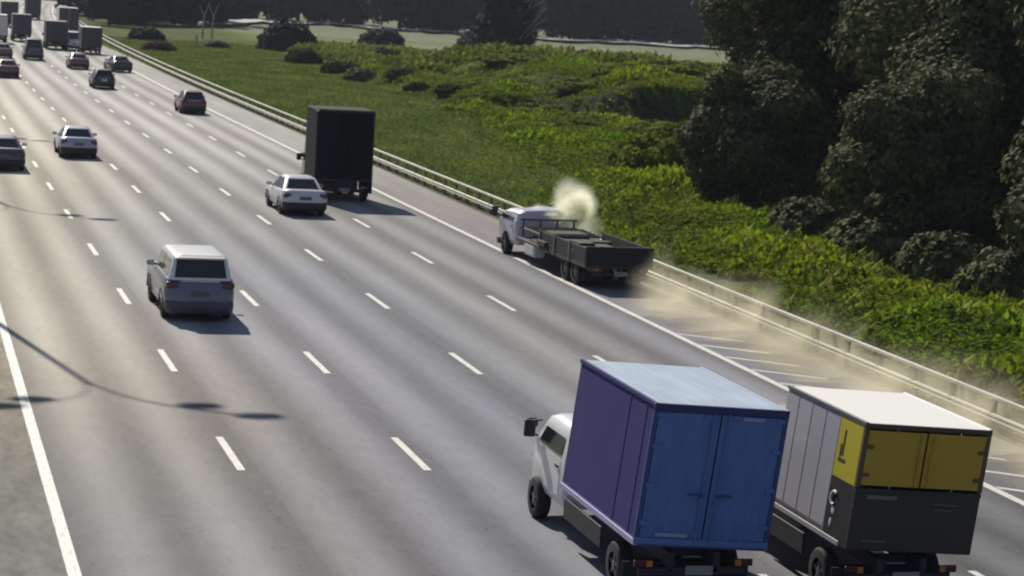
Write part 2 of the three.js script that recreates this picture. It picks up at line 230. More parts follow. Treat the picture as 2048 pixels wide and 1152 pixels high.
function car(kind, label, category, x, z, paintM, opt = {}) {
  const K = KIND[kind], { L, W, H, belt } = K, hw = W / 2, zf = -L / 2, zr = L / 2;
  const o = thing({ suv: 'suv_car', sedan: 'sedan_car', hatch: 'hatchback_car', van: 'van' }[kind], label, category, [x, 0, z - L / 2], opt.turn || 0, opt.group);
  const bend = (px, py, pz) => [px, py - (py > 0.5 ? K.hood * sstep(K.f0, zf, pz) * (py - 0.4) / (belt - 0.4) : 0) + (K.deck && py > belt - 0.08 ? K.deck * sstep(K.r0 - 0.3, zr - 0.1, pz) : 0), pz];
  part('body', loft([[0.24, zf + 0.18, zr - 0.16, hw - 0.1, 0.3], [0.34, zf + 0.06, zr - 0.06, hw - 0.03, 0.32], [0.56, zf, zr, hw - 0.005, 0.34], [0.74, zf + 0.01, zr - 0.03, hw, 0.32], [belt - 0.09, zf + 0.05, zr - 0.1, hw - 0.02, 0.3], [belt - 0.02, zf + 0.12, zr - 0.16, hw - 0.055, 0.28], [belt + 0.02, zf + 0.2, zr - 0.22, hw - 0.11, 0.26]], bend, 0.6), paintM, o);
  const g0 = hw - 0.09, gw = t => lerp(g0, K.top, t), gf = t => lerp(K.f0, K.f1, t), gr = t => lerp(K.r0, K.r1, t), y0 = belt - 0.03, y1 = H - 0.06, gy = t => lerp(y0, y1, t);
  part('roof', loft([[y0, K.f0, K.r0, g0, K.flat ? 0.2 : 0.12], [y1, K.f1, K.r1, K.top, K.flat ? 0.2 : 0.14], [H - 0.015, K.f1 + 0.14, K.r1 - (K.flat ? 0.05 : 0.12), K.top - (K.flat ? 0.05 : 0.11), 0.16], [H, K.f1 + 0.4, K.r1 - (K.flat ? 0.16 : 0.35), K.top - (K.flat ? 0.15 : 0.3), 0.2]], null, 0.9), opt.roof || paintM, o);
  const e = 0.012, A = 0.12, B = 0.93;
  part('rear_window', quad([-gw(A) + 0.14, gy(A), gr(A) + e], [gw(A) - 0.14, gy(A), gr(A) + e], [gw(B) - 0.1, gy(B), gr(B) + e], [-gw(B) + 0.1, gy(B), gr(B) + e]), glass, o);
  part('windscreen', quad([gw(A) - 0.12, gy(A), gf(A) - e], [-gw(A) + 0.12, gy(A), gf(A) - e], [-gw(B) + 0.09, gy(B), gf(B) - e], [gw(B) - 0.09, gy(B), gf(B) - e]), glass, o);
  const mid = lerp(K.f0, K.r0, 0.52);
  for (const s of [-1, 1]) for (const [a0, a1, b0, b1] of [[gf(A) + 0.22, gf(B) + 0.16, mid - 0.05, mid - 0.05], [mid + 0.05, mid + 0.05, gr(A) - 0.32, gr(B) - 0.24]])
    part('side_window', quad([s * (gw(A) + e), gy(A), b0], [s * (gw(A) + e), gy(A), a0], [s * (gw(B) + e), gy(B), a1], [s * (gw(B) + e), gy(B), b1]), glass, o);
  part('bumper', [loft([[0.22, zr - 0.5, zr - 0.05, hw - 0.08, 0.2], [0.30, zr - 0.5, zr + 0.02, hw - 0.03, 0.22], [0.48, zr - 0.5, zr + 0.03, hw - 0.02, 0.22], [0.54, zr - 0.5, zr + 0.01, hw - 0.03, 0.22]])], opt.bumper || trim, o);
  const ly = belt - (kind === 'suv' || kind === 'van' ? 0.16 : 0.14);
  for (const s of [-1, 1]) { part('tail_light', box(kind === 'suv' ? 0.34 : 0.3, 0.17, 0.24, s * (hw - 0.2), ly, zr - 0.17, 0.05), redLight, o); part('headlight', box(0.3, 0.14, 0.2, s * (hw - 0.25), 0.66, zf + 0.14, 0.05), lampWhite, o);
    const m = new THREE.Group(); m.name = 'mirror'; o.add(m); part('mirror_shell', [box(0.2, 0.14, 0.1, s * (hw + 0.07), belt + 0.06, K.f0 + 0.42, 0.04), bar([s * (hw - 0.12), belt, K.f0 + 0.42], [s * (hw + 0.02), belt + 0.04, K.f0 + 0.42], 0.03)], opt.mirror || trim, m); part('mirror_glass', box(0.16, 0.1, 0.006, s * (hw + 0.07), belt + 0.06, K.f0 + 0.475), chrome, m);
    for (const wz of [zf + 0.85, zr - 0.88]) { wheel(o, K.wr, 0.21, s * (hw - 0.12), K.wr, wz); part('wheel_arch', new THREE.TorusGeometry(K.wr + 0.04, 0.045, 6, 16, Math.PI).rotateY(Math.PI / 2).translate(s * (hw - 0.025), K.wr, wz), trim, o); } }
  part('plate', box(0.46, 0.13, 0.015, 0, kind === 'suv' || kind === 'van' ? 0.74 : 0.70, zr - 0.005 + (kind === 'suv' ? -0.01 : -0.01)), opt.plate || plate, o);
  if (kind === 'suv' || kind === 'van' || kind === 'hatch') { part('tailgate_trim', [box(W * 0.55, 0.045, 0.03, 0, belt - 0.06, zr - 0.085, 0.012)], chrome, o); part('spoiler', loft([[H - 0.10, K.r1 - 0.25, K.r1 + 0.10, K.top - 0.02, 0.08], [H - 0.055, K.r1 - 0.3, K.r1 + 0.12, K.top - 0.04, 0.08], [H - 0.035, K.r1 - 0.3, K.r1 + 0.06, K.top - 0.07, 0.06]]), opt.roof || paintM, o); }
  else part('boot_lid', [box(W * 0.62, 0.03, 0.04, 0, belt + K.deck - 0.03, zr - 0.16, 0.012)], paintM, o);
  if (opt.rails) for (const s of [-1, 1]) part('roof_rail', [bar([s * (K.top - 0.1), H + 0.02, K.f1 + 0.2], [s * (K.top - 0.1), H + 0.02, K.r1 - 0.2], 0.02)], trim, o);
  part('underbody', box(W - 0.3, 0.12, L - 0.8, 0, 0.24, 0), trim, o);
  return o;
}
// rear faces at z
const silver = carPaint(0.52, 0.51, 0.52, 0.1), white = carPaint(0.68, 0.67, 0.66, 0.05);
car('suv', 'large silver white SUV with wide dark rear window alone on the left lanes', 'SUV', 7.78, -57.6, carPaint(0.135, 0.145, 0.205, 0.05), { roof: carPaint(0.72, 0.71, 0.69, 0.05), bumper: mat(0.06, 0.065, 0.09, 0.5) });  // sun on the roof and shade on the body put into two paints
car('sedan', 'white sedan driving beside the rear of the dark box truck', 'car', 15.3, -84.6, carPaint(0.60, 0.58, 0.62, 0.0), { group: 'white sedans' });
car('sedan', 'white sedan on the left lanes beyond the silver SUV, seen from behind', 'car', 8.5, -107.4, carPaint(0.36, 0.37, 0.46, 0.05), { group: 'white sedans' });
car('sedan', 'dark grey sedan cut off by the left edge of the photo', 'car', 4.72, -99.4, carPaint(0.07, 0.075, 0.085, 0.3));
car('hatch', 'maroon hatchback in the right lane beyond the dark box truck', 'car', 18.75, -145.6, carPaint(0.16, 0.05, 0.06, 0.1));
car('hatch', 'black hatchback with a pale rear plate, between the maroon hatchback and the far brown car', 'car', 15.3, -171.8, carPaint(0.025, 0.025, 0.025, 0.2), { plate: lampWhite });
car('sedan', 'brown sedan ahead of the black hatchback below the far grey lorries', 'car', 15.9, -203.5, carPaint(0.17, 0.085, 0.075, 0.1));
car('sedan', 'dark olive car near the right edge line just below the far green lorry', 'car', 19.3, -201.5, carPaint(0.04, 0.042, 0.035, 0.2), { turn: 0.12 });
car('van', 'tall grey van with tapered roof near the top left corner', 'van', 12.85, -219.2, carPaint(0.09, 0.09, 0.095, 0.2));
car('sedan', 'reddish brown car nearest the camera at the top left edge', 'car', 8.7, -182, carPaint(0.17, 0.075, 0.065, 0.1));
car('sedan', 'pale reddish car ahead of the reddish brown car at the left edge', 'car', 10.0, -219.5, carPaint(0.22, 0.13, 0.12, 0.1));
car('van', 'small white van squeezed between the two far lorries', 'van', 19.0, -251, white);
car('sedan', 'tiny dark car on the far road left of the grey lorries', 'car', 17.2, -318, carPaint(0.05, 0.05, 0.06, 0.1));
car('van', 'tiny white van at the top of the far road', 'van', 29.6, -420, white);

// ---- lorries
function lorryWheels(o, W, zs, r = 0.36) { for (const z of zs) for (const s of [-1, 1]) wheel(o, r, 0.24, s * (W / 2 - 0.16), r, z); }
function cab(o, W, z0, z1, h, m, tilt = 0, yellow) { // z0 rear, z1 front (more negative), rises from 0.55
  const hw = W / 2 - 0.06, c = (z0 + z1) / 2;
  const shell = loft([[0.48, z1 + 0.02, z0, hw - 0.04, 0.1], [0.6, z1 - 0.02, z0, hw, 0.12], [1.25, z1, z0, hw, 0.14], [h - 0.22, z1 + 0.26, z0 + 0.0, hw - 0.08, 0.17], [h - 0.09, z1 + 0.34, z0 - 0.02, hw - 0.12, 0.19], [h - 0.02, z1 + 0.5, z0 - 0.1, hw - 0.24, 0.2], [h, z1 + 0.75, z0 - 0.25, hw - 0.4, 0.2]], null, 1.1);
  part('cab', roll(shell, tilt), m, o);
  const e = 0.012, A = 1.3, B = h - 0.25, tB = (B - 1.25) / (h - 0.22 - 1.25), xa = hw + e, xb = hw - 0.08 * tB + e, zfa = z1 + 0.03, zfb = z1 + 0.26 * tB;
  part('windscreen', roll(quad([hw - 0.16, A, z1 - e + 0.01], [-hw + 0.16, A, z1 - e + 0.01], [-hw + 0.24, B, zfb - e], [hw - 0.24, B, zfb - e]), tilt), glass, o);
  for (const s of [-1, 1]) {
    const d = part('cab_door', roll(quad([s * (hw + 0.006), 0.62, z0 - 0.35], [s * (hw + 0.006), 0.62, z1 + 0.85], [s * (hw + 0.006), 1.22, z1 + 0.32], [s * (hw + 0.006), 1.22, z0 - 0.35]), tilt), m, o);
    part('handle', roll(box(0.03, 0.04, 0.14, s * (hw + 0.02), 1.1, z0 - 0.5), tilt), trim, d);
    part('side_window', roll(quad([s * xa, A, z0 - 0.35], [s * xa, A, z1 + 0.34], [s * xb, B, zfb + 0.26], [s * xb, B, z0 - 0.38]), tilt), glass, o);
    const mm = new THREE.Group(); mm.name = 'mirror'; o.add(mm);
    part('mirror_arm', roll([bar([s * (hw - 0.02), 1.65, z1 + 0.3], [s * (hw + 0.15), 1.6, z1 + 0.22], 0.02), bar([s * hw, 1.35, z1 + 0.2], [s * (hw + 0.15), 1.4, z1 + 0.22], 0.02)], tilt), trim, mm);
    for (const bx of [box(0.2, 0.3, 0.09, s * (hw + 0.16), 1.48, z1 + 0.22, 0.03), box(0.2, 0.16, 0.08, s * (hw + 0.02), 1.52, z1 - 0.12, 0.03)]) part('mirror_shell', roll(bx, tilt), trim, mm);
    part('headlight', roll(box(0.26, 0.16, 0.06, s * (hw - 0.24), 0.75, z1 - 0.01, 0.02), tilt), lampWhite, o);
  }
  part('front_bumper', roll(box(W - 0.1, 0.24, 0.3, 0, 0.42, z1 + 0.1, 0.04), tilt), trim, o);
}
function chassis(o, W, z0, z1, name = 'chassis') {
  part(name, [box(0.1, 0.2, z0 - z1, -0.36, 0.68, (z0 + z1) / 2), box(0.1, 0.2, z0 - z1, 0.36, 0.68, (z0 + z1) / 2), ...[0.1, 0.35, 0.6, 0.85].map(t => box(0.8, 0.12, 0.1, 0, 0.66, lerp(z0, z1, t)))], trim, o);
  part('rear_bumper', [box(W * 0.8, 0.12, 0.08, 0, 0.48, z0 - 0.08, 0.02), box(0.08, 0.25, 0.08, -0.36, 0.6, z0 - 0.08), box(0.08, 0.25, 0.08, 0.36, 0.6, z0 - 0.08)], trim, o);
  for (const s of [-1, 1]) { const t = part('tail_light', box(0.3, 0.11, 0.05, s * (W / 2 - 0.28), 0.62, z0 - 0.02, 0.015), redLight, o); part('indicator', box(0.09, 0.09, 0.02, s * (W / 2 - 0.37), 0.62, z0 + 0.012), mat(0.5, 0.18, 0.02, 0.3), t); }
  part('plate', box(0.44, 0.14, 0.012, 0.1, 0.5, z0 - 0.03), mat(0.25, 0.27, 0.25, 0.5), o);
  if (name === 'lorry_chassis') for (const s of [-1, 1]) part('side_guard', [box(0.04, 0.34, 2.0, s * (W / 2 - 0.12), 0.62, z0 - 2.6, 0.01)], trim, o);
  for (const s of [-1, 1]) part('mudflap', box(0.28, 0.34, 0.02, s * (W / 2 - 0.2), 0.4, z0 - 0.35), rubber, o);
  part('differential', [new THREE.SphereGeometry(0.2, 10, 8).translate(0, 0.38, z0 - 0.95), cylX(0.07, W - 0.5, 0, 0.38, z0 - 0.95, 8)], trim, o);
}
// blue lorry
{
  const o = thing('box_lorry', 'small lorry with a blue box body and white cab in the foreground', 'lorry', [11.72, 0, -33.6]);
  const W = 2.15, z0 = 2.75, z1 = -1.1, h0 = 0.88, h1 = 3.0, T = -0.05, hw = W / 2;
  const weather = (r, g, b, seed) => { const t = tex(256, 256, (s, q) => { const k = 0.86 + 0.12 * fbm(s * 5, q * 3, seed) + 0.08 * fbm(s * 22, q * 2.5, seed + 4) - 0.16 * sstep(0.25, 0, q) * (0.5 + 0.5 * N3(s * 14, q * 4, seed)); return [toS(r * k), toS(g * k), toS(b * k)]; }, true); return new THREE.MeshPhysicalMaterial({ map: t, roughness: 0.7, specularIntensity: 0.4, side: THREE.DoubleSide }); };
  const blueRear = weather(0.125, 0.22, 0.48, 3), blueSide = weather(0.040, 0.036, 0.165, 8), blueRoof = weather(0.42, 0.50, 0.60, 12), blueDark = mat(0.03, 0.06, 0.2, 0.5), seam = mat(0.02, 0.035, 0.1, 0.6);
  part('box_floor', roll(box(W - 0.04, 0.12, z0 - z1 - 0.04, 0, h0 + 0.02, (z0 + z1) / 2), T), blueDark, o);
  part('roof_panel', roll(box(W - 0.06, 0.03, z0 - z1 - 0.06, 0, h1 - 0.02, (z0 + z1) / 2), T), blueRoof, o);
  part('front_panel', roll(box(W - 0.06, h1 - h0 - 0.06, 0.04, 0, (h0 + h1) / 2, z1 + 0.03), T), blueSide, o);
  for (const s of [-1, 1]) {
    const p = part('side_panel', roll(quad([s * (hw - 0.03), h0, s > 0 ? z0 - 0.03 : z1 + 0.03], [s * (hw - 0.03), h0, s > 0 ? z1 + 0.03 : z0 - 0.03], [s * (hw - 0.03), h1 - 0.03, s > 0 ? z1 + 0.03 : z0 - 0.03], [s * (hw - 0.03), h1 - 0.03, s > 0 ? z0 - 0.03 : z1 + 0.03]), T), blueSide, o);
    for (const zz of [2.32, 1.55]) part('side_rib', roll(box(0.014, h1 - h0 - 0.14, 0.07, s * (hw - 0.028), (h0 + h1) / 2, zz, 0.005), T), blueSide, p);
    part('side_rail', roll(box(0.05, 0.09, z0 - z1, s * (hw - 0.022), h0 + 0.015, (z0 + z1) / 2, 0.01), T), mat(0.28, 0.26, 0.44, 0.5), p);
    part('roof_rail', roll(box(0.05, 0.07, z0 - z1, s * (hw - 0.03), h1 - 0.025, (z0 + z1) / 2, 0.012), T), s < 0 ? blueSide : blueRoof, o);
    part('corner_post', roll(box(0.07, h1 - h0, 0.07, s * (hw - 0.035), (h0 + h1) / 2, z0 - 0.035, 0.012), T), blueDark, o);
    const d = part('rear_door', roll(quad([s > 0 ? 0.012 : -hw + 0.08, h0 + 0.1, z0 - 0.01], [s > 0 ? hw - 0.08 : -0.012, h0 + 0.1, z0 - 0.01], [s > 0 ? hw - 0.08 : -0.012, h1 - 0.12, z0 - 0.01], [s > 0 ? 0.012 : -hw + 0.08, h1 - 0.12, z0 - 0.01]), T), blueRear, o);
    part('lock_rod', roll([bar([s * 0.12, h0 + 0.05, z0 + 0.02], [s * 0.12, h1 - 0.1, z0 + 0.02], 0.016, 8), box(0.09, 0.05, 0.04, s * 0.12, h0 + 0.7, z0 + 0.02), box(0.09, 0.05, 0.04, s * 0.12, h1 - 0.25, z0 + 0.02)], T), blueRear, d);
    part('door_handle', roll(box(0.26, 0.03, 0.03, s * 0.22, h0 + 0.78, z0 + 0.035), T), blueDark, d);
    for (const t of [0.15, 0.42, 0.7, 0.92]) part('hinge', roll(box(0.14, 0.07, 0.025, s * (hw - 0.12), lerp(h0, h1, t), z0 + 0.005, 0.006), T), blueRear, d);
  }
  part('door_header', roll(box(W, 0.12, 0.07, 0, h1 - 0.055, z0 - 0.03, 0.012), T), mat(0.018, 0.032, 0.11, 0.6), o);
  part('door_sill', roll(box(W, 0.1, 0.08, 0, h0 + 0.045, z0 - 0.03, 0.012), T), blueRear, o);
  for (const bx of [box(0.34, 0.05, 0.01, 0.52, h1 - 0.16, z0 + 0.004), box(0.5, 0.05, 0.01, -0.5, h0 + 0.15, z0 + 0.004)]) part('marker_strip', roll(bx, T), mat(0.25, 0.32, 0.5, 0.4), o);
  chassis(o, W, z0, -2.8, 'lorry_chassis'); lorryWheels(o, W - 0.14, [z0 - 0.95, -2.7]);
  cab(o, 1.92, -1.2, -3.2, 1.84, carPaint(0.62, 0.63, 0.62, 0), T * 0.7);
  part('cab_roof_lamp', roll(box(0.14, 0.3, 0.2, -0.62, 1.8, -1.6, 0.04), T), mat(0.55, 0.42, 0.05, 0.5), o);
}
// yellow and white lorry
{
  const o = thing('box_lorry', 'white lorry with yellow and black rear body at the right, white roof in the sun', 'lorry', [14.88, 0, -33.1]);
  const W = 2.1, z0 = 2.75, z1 = -0.35, h0 = 0.92, hm = 1.84, h1 = 2.82, T = -0.05, hw = W / 2, zs = z0 - 0.92;
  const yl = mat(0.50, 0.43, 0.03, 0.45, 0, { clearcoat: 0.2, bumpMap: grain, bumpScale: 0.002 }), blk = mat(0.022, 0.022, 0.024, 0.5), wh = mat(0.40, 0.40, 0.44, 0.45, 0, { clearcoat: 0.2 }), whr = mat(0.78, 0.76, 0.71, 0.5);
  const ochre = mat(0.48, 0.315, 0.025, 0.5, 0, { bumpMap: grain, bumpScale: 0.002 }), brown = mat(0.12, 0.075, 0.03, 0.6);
  part('box_floor', roll(box(W - 0.04, 0.14, z0 - z1 - 0.04, 0, h0 + 0.03, (z0 + z1) / 2), T), blk, o);
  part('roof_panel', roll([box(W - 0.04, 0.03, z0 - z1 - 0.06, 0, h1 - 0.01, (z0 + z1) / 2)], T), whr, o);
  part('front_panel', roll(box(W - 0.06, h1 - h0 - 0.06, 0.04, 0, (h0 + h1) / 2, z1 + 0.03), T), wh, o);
  for (const s of [-1, 1]) {
    const Q = (ya, yb, za, zb, e = 0) => roll(quad([s * (hw - 0.02 + e), ya, s > 0 ? zb : za], [s * (hw - 0.02 + e), ya, s > 0 ? za : zb], [s * (hw - 0.02 + e), yb, s > 0 ? za : zb], [s * (hw - 0.02 + e), yb, s > 0 ? zb : za]), T);
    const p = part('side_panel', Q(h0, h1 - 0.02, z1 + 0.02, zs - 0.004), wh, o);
    for (let k = 0; k < 4; k++) part('side_seam', roll(box(0.008, h1 - h0 - 0.1, 0.02, s * (hw - 0.018), (h0 + h1) / 2, z1 + 0.5 + k * 0.55), T), wh, p);
    const y = part('yellow_panel', Q(hm, h1 - 0.02, zs, z0 - 0.01, 0.004), yl, o);
    part('painted_mark', roll([box(0.006, 0.40, 0.045, s * (hw - 0.013), hm + 0.55, zs + 0.24).rotateX(0), box(0.006, 0.05, 0.26, s * (hw - 0.013), hm + 0.28, zs + 0.24), box(0.006, 0.2, 0.04, s * (hw - 0.013), hm + 0.42, zs + 0.16)], T), mat(0.05, 0.035, 0.01, 0.6), y);
    const b = part('black_panel', Q(h0 - 0.04, hm - 0.004, zs, z0 - 0.01, 0.004), blk, o);
    part('painted_mark', roll([new THREE.TorusGeometry(0.1, 0.026, 6, 14, 4.2).rotateZ(0.9).rotateY(-Math.PI / 2).translate(s * (hw - 0.012), hm - 0.32, zs + 0.22), new THREE.SphereGeometry(0.07, 10, 6).scale(0.12, 1, 1).translate(s * (hw - 0.012), hm - 0.5, zs + 0.26), new THREE.SphereGeometry(0.055, 10, 6).scale(0.12, 1.3, 0.8).translate(s * (hw - 0.012), hm - 0.7, zs + 0.22)], T), mat(0.5, 0.55, 0.56, 0.5), b);
    part('side_rail', roll(box(0.05, 0.08, z0 - z1 - 0.3, s * (hw - 0.03), h0 - 0.02, (z0 + z1) / 2 - 0.15, 0.01), T), mat(0.3, 0.29, 0.32, 0.5), o);
    part('roof_rail', roll(box(0.05, 0.06, z0 - z1, s * (hw - 0.022), h1 - 0.01, (z0 + z1) / 2, 0.012), T), s < 0 ? mat(0.10, 0.10, 0.11, 0.5) : whr, o);
    part('corner_post', roll(box(0.08, h1 - hm, 0.08, s * (hw - 0.04), (hm + h1) / 2, z0 - 0.036, 0.012), T), brown, o);
    const d = part('rear_door', roll(box(hw - 0.09, h1 - hm - 0.14, 0.03, s * (hw / 2 - 0.03), (hm + h1) / 2 - 0.03, z0 - 0.02, 0.008), T), ochre, o);
    part('lock_rod', roll([bar([s * 0.1, hm + 0.05, z0 + 0.02], [s * 0.1, h1 - 0.14, z0 + 0.02], 0.014, 8), box(0.08, 0.05, 0.03, s * 0.1, hm + 0.5, z0 + 0.015)], T), ochre, d);
    part('hinge', roll([box(0.12, 0.06, 0.02, s * (hw - 0.12), hm + 0.2, z0 + 0.004), box(0.12, 0.06, 0.02, s * (hw - 0.12), h1 - 0.35, z0 + 0.004)], T), brown, d);
  }
  part('door_header', roll(box(W, 0.075, 0.08, 0, h1 - 0.035, z0 - 0.03, 0.012), T), mat(0.06, 0.05, 0.03, 0.6), o);
  const tl = part('tail_lift', roll([box(W - 0.02, hm - h0 + 0.02, 0.07, 0, (hm + h0) / 2 - 0.02, z0 - 0.03, 0.015), box(W - 0.02, 0.05, 0.1, 0, hm - 0.03, z0 - 0.02, 0.012)], T), mat(0.035, 0.033, 0.028, 0.6), o);
  part('grab_bar', roll([box(0.5, 0.06, 0.03, -0.6, hm - 0.13, z0 + 0.02, 0.01)], T), mat(0.16, 0.155, 0.12, 0.5), tl);
  part('grab_bar', roll([box(0.4, 0.03, 0.02, 0.45, hm - 0.2, z0 + 0.02, 0.008), box(0.34, 0.03, 0.02, 0.42, hm - 0.28, z0 + 0.02, 0.008)], T), mat(0.09, 0.1, 0.08, 0.5), tl);
  part('grab_bar', roll([box(0.4, 0.04, 0.02, -0.62, h0 + 0.12, z0 + 0.02, 0.008)], T), mat(0.11, 0.11, 0.1, 0.5), tl);
  chassis(o, W, z0, -2.6, 'lorry_chassis'); lorryWheels(o, W - 0.1, [z0 - 0.95, -2.4]);
  cab(o, 2.0, -0.5, -2.8, 2.2, carPaint(0.62, 0.63, 0.62, 0), T * 0.6);
}
// plain box lorries
function boxLorry(label, x, z, W, L, h0, h1, rear, side, roofM, cabM, group) {
  const o = thing('box_lorry', label, 'lorry', [x, 0, z - L / 2 - 1.2], 0, group), zb = L / 2 + 1.2, zf = zb - L, hw = W / 2;
  part('box_body', [box(W, h1 - h0, L, 0, (h0 + h1) / 2, (zb + zf) / 2, 0.03)], side, o);
  part('roof_panel', box(W - 0.08, 0.02, L - 0.08, 0, h1 + 0.008, (zb + zf) / 2), roofM, o);
  for (const s of [-1, 1]) { const d = part('rear_door', box(hw - 0.07, h1 - h0 - 0.2, 0.02, s * (hw / 2 - 0.01), (h0 + h1) / 2, zb + 0.006), rear, o); part('lock_rod', bar([s * 0.18, h0 + 0.06, zb + 0.035], [s * 0.18, h1 - 0.06, zb + 0.035], 0.018, 6), rear, d); part('corner_post', box(0.07, h1 - h0, 0.05, s * (hw - 0.035), (h0 + h1) / 2, zb + 0.01), trim, o); }
  part('door_header', box(W - 0.14, 0.09, 0.05, 0, h1 - 0.045, zb + 0.012), trim, o); part('door_sill', box(W - 0.14, 0.09, 0.05, 0, h0 + 0.045, zb + 0.012), trim, o);
  chassis(o, W, zb, zf - 1.4); lorryWheels(o, W, [zb - 0.9, zb - 1.9 < zf ? zb - 0.9 - 0 : zf - 1.2], 0.42);
  cab(o, Math.min(W, 2.3) - 0.25, zf - 0.2, zf - 2.2, Math.min(h1 - 0.3, 2.7), cabM);
  return o;
}
const dk = mat(0.009, 0.010, 0.015, 0.7, 0, { specularIntensity: 0.3 }), dkg = mat(0.010, 0.014, 0.008, 0.95), grey = mat(0.05, 0.05, 0.056, 0.6), greenish = mat(0.05, 0.058, 0.048, 0.6), pale = mat(0.55, 0.55, 0.54, 0.6), purple = mat(0.07, 0.062, 0.075, 0.6);
{
  const o = boxLorry('tall dark container truck in the right lane beside the white sedan', 17.97, -91, 2.45, 2.3, 0.85, 3.78, dk, dk, dkg, carPaint(0.05, 0.05, 0.06, 0.1));
  for (const s of [-1, 1]) part('side_skirt', box(0.05, 0.5, 2.6, s * 1.18, 0.62, 1.2), trim, o);
  part('rear_panel', box(1.5, 0.34, 0.05, -0.1, 0.66, 2.2), trim, o);
  part('marker_lamp', [box(0.1, 0.08, 0.06, -1.19, 3.74, 2.38)], lampWhite, o);
}
boxLorry('far grey box lorry, front one of the overlapping pair', 17.0, -250, 2.35, 4, 0.8, 3.1, grey, grey, grey, white);
boxLorry('far grey box lorry with white side, rear one of the overlapping pair', 21.3, -292, 2.5, 5, 0.8, 3.9, purple, pale, pale, white);
boxLorry('far greenish grey box lorry nearest the right shoulder', 20.1, -242, 2.15, 4, 0.7, 2.85, greenish, greenish, pale, white);
boxLorry('far dull purple box lorry beside the tall grey van', 14.4, -271, 2.2, 4, 0.8, 3.2, purple, purple, purple, white);
boxLorry('far white lorry with striped rear at the left edge of the photo', 11.2, -262, 2.3, 5, 0.8, 3.2, pale, pale, pale, white);
boxLorry('small dark lorry far ahead in the road behind the purple lorry', 16.0, -335, 2.4, 5, 0.8, 3.6, grey, grey, grey, grey);
boxLorry('small dark lorry farthest up the road near the top edge', 22.2, -385, 2.5, 5, 0.8, 3.6, grey, grey, pale, grey);

// crashed flatbed lorry against the rail
{
  const o = thing('flatbed_lorry', 'crashed open-bed lorry with pale cab on the shoulder in smoke and dust', 'lorry', [21.65, 0, -70.6], 0.03);
  const W = 2.22, hw = W / 2, z0 = 4.9, z1 = -2.4, bedM = mat(0.016, 0.018, 0.02, 0.8), rust = mat(0.07, 0.06, 0.05, 0.8), gre = mat(0.03, 0.038, 0.03, 0.85);
  part('bed_floor', box(W, 0.1, z0 - z1, 0, 0.72, (z0 + z1) / 2), rust, o);
  for (const s of [-1, 1]) { for (let k = 0; k < 3; k++) { const a = lerp(z0 - 0.05, 0.2, k / 3), b = lerp(z0 - 0.05, 0.2, (k + 1) / 3); part('dropside', box(0.05, 0.52, a - b - 0.05, s * (hw - 0.03), 1.03, (a + b) / 2, 0.012), bedM, o); } for (const z of [0.2, 1.75, 3.3]) part('stake', box(0.07, 0.66, 0.07, s * (hw - 0.01), 1.0, z), mat(0.2, 0.2, 0.2, 0.6), o); }
  part('tailgate', [box(W, 0.58, 0.06, 0, 1.03, z0, 0.015), box(W, 0.05, 0.09, 0, 1.32, z0, 0.01)], bedM, o);
  part('cargo', [...Array(9).keys()].map(k => { const r = rng(40 + k); return box(0.5 + r() * 0.9, 0.12 + r() * 0.2, 0.4 + r() * 0.8, (r() - 0.5) * 1.2, 0.9 + r() * 0.2, -1 + k * 0.55, 0.03).rotateY((r() - 0.5) * 0.03); }), gre, o);
  part('bed_frame', [...Array(6).keys()].map(k => bar([-hw + 0.1, 1.14, -1.6 + k * 0.42], [hw - 0.1, 1.14, -1.6 + k * 0.42], 0.035)).concat([bar([-hw + 0.1, 1.12, -1.8], [-hw + 0.1, 1.12, 0.3], 0.045), bar([hw - 0.1, 1.12, -1.8], [hw - 0.1, 1.12, 0.3], 0.045)]), rust, o);
  part('fuel_tank', box(0.42, 0.42, 1.1, -hw + 0.2, 0.52, -0.9, 0.08), mat(0.55, 0.56, 0.58, 0.4), o);
  chassis(o, W, z0, -4.0); lorryWheels(o, W, [z0 - 1.1, z0 - 2.1, -3.9], 0.40);
  cab(o, 2.05, -2.75, -5.0, 1.66, carPaint(0.50, 0.48, 0.54, 0), 0.05);
  { const c = o.children.find(k => k.name === 'cab').geometry, p = c.attributes.position; for (let i = 0; i < p.count; i++) { const x = p.getX(i), y = p.getY(i), z = p.getZ(i), k = sstep(-3.2, -5, z); p.setXYZ(i, x + k * 0.14 * N3(y * 2.1, z * 1.9, 1), y - k * 0.12 * (0.5 + N3(x * 1.7, z * 2, 4)), z + k * 0.22 * (0.6 + N3(x * 2, y * 2, 7))); } c.computeVertexNormals(); }
  part('headboard', [...[-0.9, -0.3, 0.3, 0.9].map(x => box(0.06, 0.62, 0.05, x, 1.08, -2.3)), box(W - 0.2, 0.06, 0.05, 0, 1.38, -2.3), box(W - 0.2, 0.05, 0.05, 0, 1.1, -2.3)], rust, o);
}
